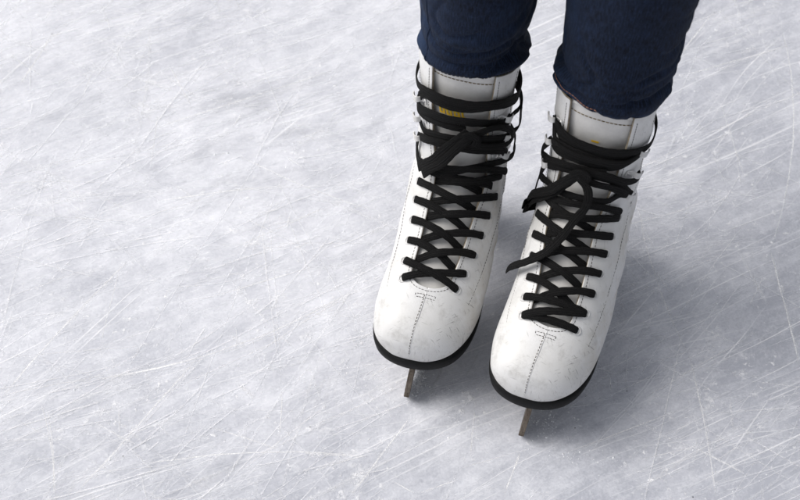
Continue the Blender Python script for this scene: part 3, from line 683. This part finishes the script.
def mat_ice():
    t=NT('skated_ice'); o=t.tc.outputs['Object']
    warp=t('TexNoise',{'Vector':o,'Scale':3.0,'Detail':2.0}).outputs['Color']
    wv=t('VectorMath',{0:warp,1:(.5,.5,.5)},operation='SUBTRACT'); wv=t('VectorMath',{0:wv,3:.05},operation='SCALE')
    p=t('VectorMath',{0:o,1:wv},operation='ADD').outputs[0]
    def streak(rot,sx_,sy,det=3,rough=.55,loc=(0,0,0)):
        return t.noise(t.map(t.map(p,rot=(0,0,R(-rot))),loc=loc,scale=(sx_,sy,1)),1,det,rough)
    cloud=t.noise(p,5,5,.62); fine=t.noise(p,38,6,.74); grit=t.noise(p,420,2,.7); cloud2=t.noise(t.map(p,loc=(3,7,0)),2.2,3,.5)
    A=streak(27,6,22,6,.70); B=streak(24,16,130,4,.68,(3,1,0)); A2=streak(36,9,90,4,.68,(9,4,0))
    tone=t.math('ADD',t.math('MULTIPLY',t.mapr(A,.28,.72),.22),t.math('MULTIPLY',t.mapr(B,.3,.7),.12))
    tone=t.math('ADD',tone,t.math('MULTIPLY',t.mapr(A2,.35,.68),.16))
    tone=t.math('ADD',tone,t.math('MULTIPLY',t.mapr(cloud,.34,.66),.22))
    tone=t.math('ADD',tone,t.math('MULTIPLY',t.mapr(fine,.36,.66),.26))
    sp=t('SeparateXYZ',{0:p})      # light falloff painted into the tone: darker to the right and towards the camera
    falloff=t.math('ADD',t.math('MULTIPLY',t.mapr(sp.outputs[0],.0,.42,0,1,True),.32),t.math('MULTIPLY',t.mapr(sp.outputs[1],-.05,-.30,0,1,True),.17))
    tone=t.math('SUBTRACT',t.math('ADD',tone,t.math('MULTIPLY',t.math('SUBTRACT',grit,.5),.55)),falloff)
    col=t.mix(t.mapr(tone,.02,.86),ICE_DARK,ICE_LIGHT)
    # clearer, darker patches where the ice is polished
    clear=t.math('MULTIPLY',t.mapr(cloud2,.52,.66,0,1,True),t.mapr(A,.5,.38,0,1))
    col=t.mix(t.math('MULTIPLY',clear,.35),col,(.30,.31,.345))
    # thin scratches of many directions
    scr=None
    for rot,sx_,sy,th,wd,am,mk in ((26,2.2,420,.66,.05,.55,1.7),(31,1.6,300,.68,.05,.6,3.1),(18,2.0,520,.665,.05,.5,5.2),(8,2.4,360,.70,.04,.5,7.9),(52,3,340,.70,.04,.6,2.4)):
        s=streak(rot,sx_,sy,1,.4,(mk,mk*2,0))
        m_=t.mapr(t.noise(t.map(p,loc=(mk,0,0)),6,3,.6),.42,.6)
        f=t.math('MULTIPLY',t.math('MULTIPLY',t.mapr(s,th-.03,th+wd),m_),am)
        scr=f if scr is None else t.math('MAXIMUM',scr,f)
    allw=scr
    # flecks and grains of snow
    fl=t.mapr(t.noise(p,170,4,.7),.60,.68); fm=t.mapr(t.noise(t.map(p,loc=(5,5,0)),14,5,.65),.44,.58)
    fl=t.math('MULTIPLY',fl,fm)
    fl2=t.math('MULTIPLY',t.mapr(t.noise(p,60,6,.75),.57,.66),t.mapr(t.noise(t.map(p,loc=(1,8,0)),9,5,.6),.49,.60))
    allw=t.math('MAXIMUM',allw,t.math('MULTIPLY',fl,.75)); allw=t.math('MAXIMUM',allw,t.math('MULTIPLY',fl2,.6))
    col=t.mix(allw,col,ICE_WHITE)
    h=t.math('ADD',t.math('MULTIPLY',allw,.8),t.math('ADD',t.math('MULTIPLY',B,.25),t.math('MULTIPLY',fine,.8)))
    h=t.math('ADD',h,t.math('MULTIPLY',grit,.25))
    rg=t.math('ADD',t.mapr(A,.3,.7,.30,.42),t.math('MULTIPLY',allw,.35))
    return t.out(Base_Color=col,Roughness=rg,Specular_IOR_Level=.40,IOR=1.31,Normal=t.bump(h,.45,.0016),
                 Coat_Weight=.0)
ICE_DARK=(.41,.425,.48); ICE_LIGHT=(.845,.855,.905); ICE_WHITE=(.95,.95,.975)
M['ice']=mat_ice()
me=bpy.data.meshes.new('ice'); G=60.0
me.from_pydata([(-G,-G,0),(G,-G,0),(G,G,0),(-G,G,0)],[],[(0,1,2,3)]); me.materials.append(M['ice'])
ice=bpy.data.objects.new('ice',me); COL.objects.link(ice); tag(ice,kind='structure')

# skate cuts: low ridges of white ice thrown up along the track of a blade, and finer scratches between them
def mat_cut():
    t=NT('cut_ice'); o=t.tc.outputs['Object']; uv=t('UVMap').outputs[0]
    at=t('Attribute',attribute_name='strength').outputs['Fac']
    n=t.noise(t.map(uv,scale=(.10,.9,1)),1,5,.75); n2=t.noise(o,420,3,.7)
    a=t.math('MULTIPLY',at,t.math('ADD',t.mapr(n,.34,.56,.2,.85),t.mapr(n2,.42,.60,0,.6)),clamp=True)
    t.out(Base_Color=t.mix(n2,(.90,.91,.93),(.98,.98,.99)),Roughness=.5,Specular_IOR_Level=.5)
    tr=t('BsdfTransparent'); mx=t('MixShader'); t.set(mx.inputs[0],a); t.t.links.new(tr.outputs[0],mx.inputs[1]); t.t.links.new(t.b.outputs[0],mx.inputs[2])
    t.t.links.new(mx.outputs[0],t.n['Material Output'].inputs[0]); return t.m
M['cut']=mat_cut()
sr=random.Random(5)
mb=MB(); strength=[]
def cut(x0,y0,x1,y1,bow,w,am,lane=0):
    """millimetres; a strip whose middle is raised and whose edges sink into the ice"""
    L=math.hypot(x1-x0,y1-y0); n=max(4,int(L/9)); dx,dy=(x1-x0)/L,(y1-y0)/L
    ph=sr.uniform(0,50); z=.04+.00008*len(strength)**.75; prev=None; v0=sr.uniform(0,900)
    for i in range(n+1):
        t=i/n; b=4*bow*t*(1-t)+mnoise.noise(Vector((t*L*.03,ph,0)))*.9
        cx=x0+(x1-x0)*t-dy*b; cy=y0+(y1-y0)*t+dx*b
        wv=w*(.65+.7*abs(mnoise.noise(Vector((t*L*.05,ph,7)))))
        e=min(1,t*6,(1-t)*6)*am*(.75+.6*mnoise.noise(Vector((t*L*.02,ph,3))))
        ids=[]
        for q,sv in ((-1,0),(-.35,.9),(.35,.9),(1,0)):
            ids.append(mb.vert((cx-dy*wv*q,cy+dx*wv*q,z))); strength.append(max(0,min(1,e*sv)))
        if prev:
            for a in range(3):
                mb.face([prev[a],ids[a],ids[a+1],prev[a+1]],[(L*(i-1)/n,v0+a*w),(L*i/n,v0+a*w),(L*i/n,v0+a*w+w),(L*(i-1)/n,v0+a*w+w)])
        prev=ids
for x0,y0,x1,y1,bow,w_,am in LINES:
    if am<0: continue
    q=1000; cut(x0*q,y0*q,x1*q,y1*q,bow*q,max(1.0,w_*q*.85),min(1,am*1.5))
    if w_>.0014: cut(x0*q+2.5,y0*q-2.5,x1*q+2,y1*q-3,bow*q,.6,am*.6)
for i in range(9500):
    x=sr.uniform(-750,750); y=sr.uniform(-520,900)
    den=mnoise.noise(Vector((x*.006,y*.006,9)))
    if den+.35*max(0,min(1,(120-x)/500))<sr.uniform(-.45,.5): continue
    u=sr.random()
    an=sr.gauss(24,11) if u<.50 else (sr.gauss(62,16) if u<.68 else (sr.gauss(-30,18) if u<.80 else sr.uniform(0,180)))
    L=min(420,18+sr.expovariate(1/70)); a=R(an)
    am=.13+.5*sr.random()**2.0; w_=.6+sr.expovariate(1/.75) if sr.random()<.85 else sr.uniform(1.5,4)
    if w_>1.6: am*=.5
    cut(x-math.cos(a)*L/2,y-math.sin(a)*L/2,x+math.cos(a)*L/2,y+math.sin(a)*L/2,sr.gauss(0,.02)*L,min(w_,4.5),am)
cuts=mb.build('skate_cuts',M['cut'],None,fix=False)
at=cuts.data.attributes.new('strength','FLOAT','POINT'); at.data.foreach_set('value',strength)
tag(cuts,'white scratches and blade tracks criss-crossing the grey ice','scratches',kind='stuff')

# loose snow grains shaved off by the blades
M['snow']=mat_simple('snow_grains',(.86,.87,.90),(.76,.78,.82),300,.7)
mb=MB(); rg=random.Random(11)
def grain(x,y,r):
    n=5; a0=rg.uniform(0,TWO); h=r*rg.uniform(.35,.8)
    b=[mb.vert((x+r*rg.uniform(.6,1.2)*math.cos(a0+TWO*i/n),y+r*rg.uniform(.6,1.2)*math.sin(a0+TWO*i/n),-.1)) for i in range(n)]
    tp=mb.vert((x+rg.uniform(-.3,.3)*r,y+rg.uniform(-.3,.3)*r,h))
    for i in range(n): mb.face([b[i],b[(i+1)%n],tp])
cnt=0
while cnt<2600:
    x=rg.uniform(-650,650); y=rg.uniform(-480,700)
    d=mnoise.noise(Vector((x*.008,y*.014,1)))+.5*mnoise.noise(Vector((x*.03,y*.03,5)))
    if d<rg.uniform(-.35,.75): continue
    cnt+=1; grain(x,y,min(1.7,.25+rg.expovariate(4.0)))
for (cx,cy,n,sx_,sy_) in ((17,-156,600,5,8),(134,-200,220,7,9),(165,-235,90,22,6)):
    for _ in range(n): grain(cx+rg.gauss(0,sx_),cy+rg.gauss(0,sy_),min(1.5,.2+rg.expovariate(3.5)))
g_=mb.build('snow_grains',M['snow'],None,smooth=False); tag(g_,'loose white snow grains scattered over the scratched ice','snow',kind='stuff')
# a few specks of dirt
M['dirt']=mat_simple('dirt',(.02,.018,.016),(.05,.045,.04),300,.9)
DIRTS=[(-390.2, 307.4), (-100.7, -170.4), (-82.6, -206.2), (-250.9, -236.8), (260.6, -278.8), (211.9, -167.0), (-324.0, 202.8), (160.6, -207.3)]
mb=MB()
for x,y in DIRTS:
    a0=rg.uniform(0,6); r=rg.uniform(.45,.8)
    top=mb.vert((x,y,.9*r)); bb=[mb.vert((x+r*rg.uniform(.6,1.3)*math.cos(a0+i*TWO/7),y+r*rg.uniform(.5,1.2)*math.sin(a0+i*TWO/7),.0)) for i in range(7)]
    for i in range(7): mb.face([bb[i],bb[(i+1)%7],top])
d_=mb.build('dirt_specks',M['dirt'],None,smooth=False); tag(d_,'tiny black specks of dirt scattered on the pale ice','dirt',kind='stuff')
#DIRTDATA

# ------------------------------------------------------------------ light and camera
w=bpy.data.worlds.new('World'); scene.world=w; w.use_nodes=True; nt=w.node_tree
sky=nt.nodes.new('ShaderNodeTexSky'); sky.sky_type='NISHITA'; sky.sun_disc=False
EL,AZ=R(50),R(-81)          # the light comes from picture left and a little from behind the camera's far side
sky.sun_elevation=EL; sky.sun_rotation=AZ; sky.air_density=1.0; sky.dust_density=4.0; sky.ozone_density=.6
hs=nt.nodes.new('ShaderNodeHueSaturation'); hs.inputs['Saturation'].default_value=.22; nt.links.new(sky.outputs[0],hs.inputs['Color']); nt.links.new(hs.outputs[0],nt.nodes['Background'].inputs[0]); nt.nodes['Background'].inputs[1].default_value=SKY
ld=bpy.data.lights.new('sun','SUN'); ld.energy=SUN; ld.angle=R(38); ld.color=(1,.965,.92)
lo=bpy.data.objects.new('sun',ld); COL.objects.link(lo)
# direction towards the sun; Nishita's rotation is measured clockwise from +Y
dv=Vector((math.sin(AZ)*math.cos(EL),math.cos(AZ)*math.cos(EL),math.sin(EL)))
lo.rotation_euler=dv.to_track_quat('Z','Y').to_euler(); lo.location=dv*5
cd=bpy.data.cameras.new('camera'); cam=bpy.data.objects.new('camera',cd); COL.objects.link(cam)
cam.location=tuple(c*S for c in CAM); cam.rotation_euler=(R(90-PITCH),0,0)
cd.lens=FOC; cd.sensor_width=36; cd.clip_start=.05; cd.clip_end=300
cd.dof.use_dof=True; cd.dof.aperture_fstop=9.0; cd.dof.focus_distance=1.40
scene.camera=cam
scene.view_settings.view_transform='Standard'; scene.view_settings.look='None'; scene.view_settings.exposure=0; scene.view_settings.gamma=1
scene.render.engine='CYCLES'; scene.cycles.use_denoising=True; scene.cycles.use_adaptive_sampling=True; scene.cycles.adaptive_threshold=.03
scene.cycles.max_bounces=5; scene.cycles.diffuse_bounces=3; scene.cycles.glossy_bounces=2; scene.cycles.transparent_max_bounces=16
scene.render.resolution_x=1024; scene.render.resolution_y=640
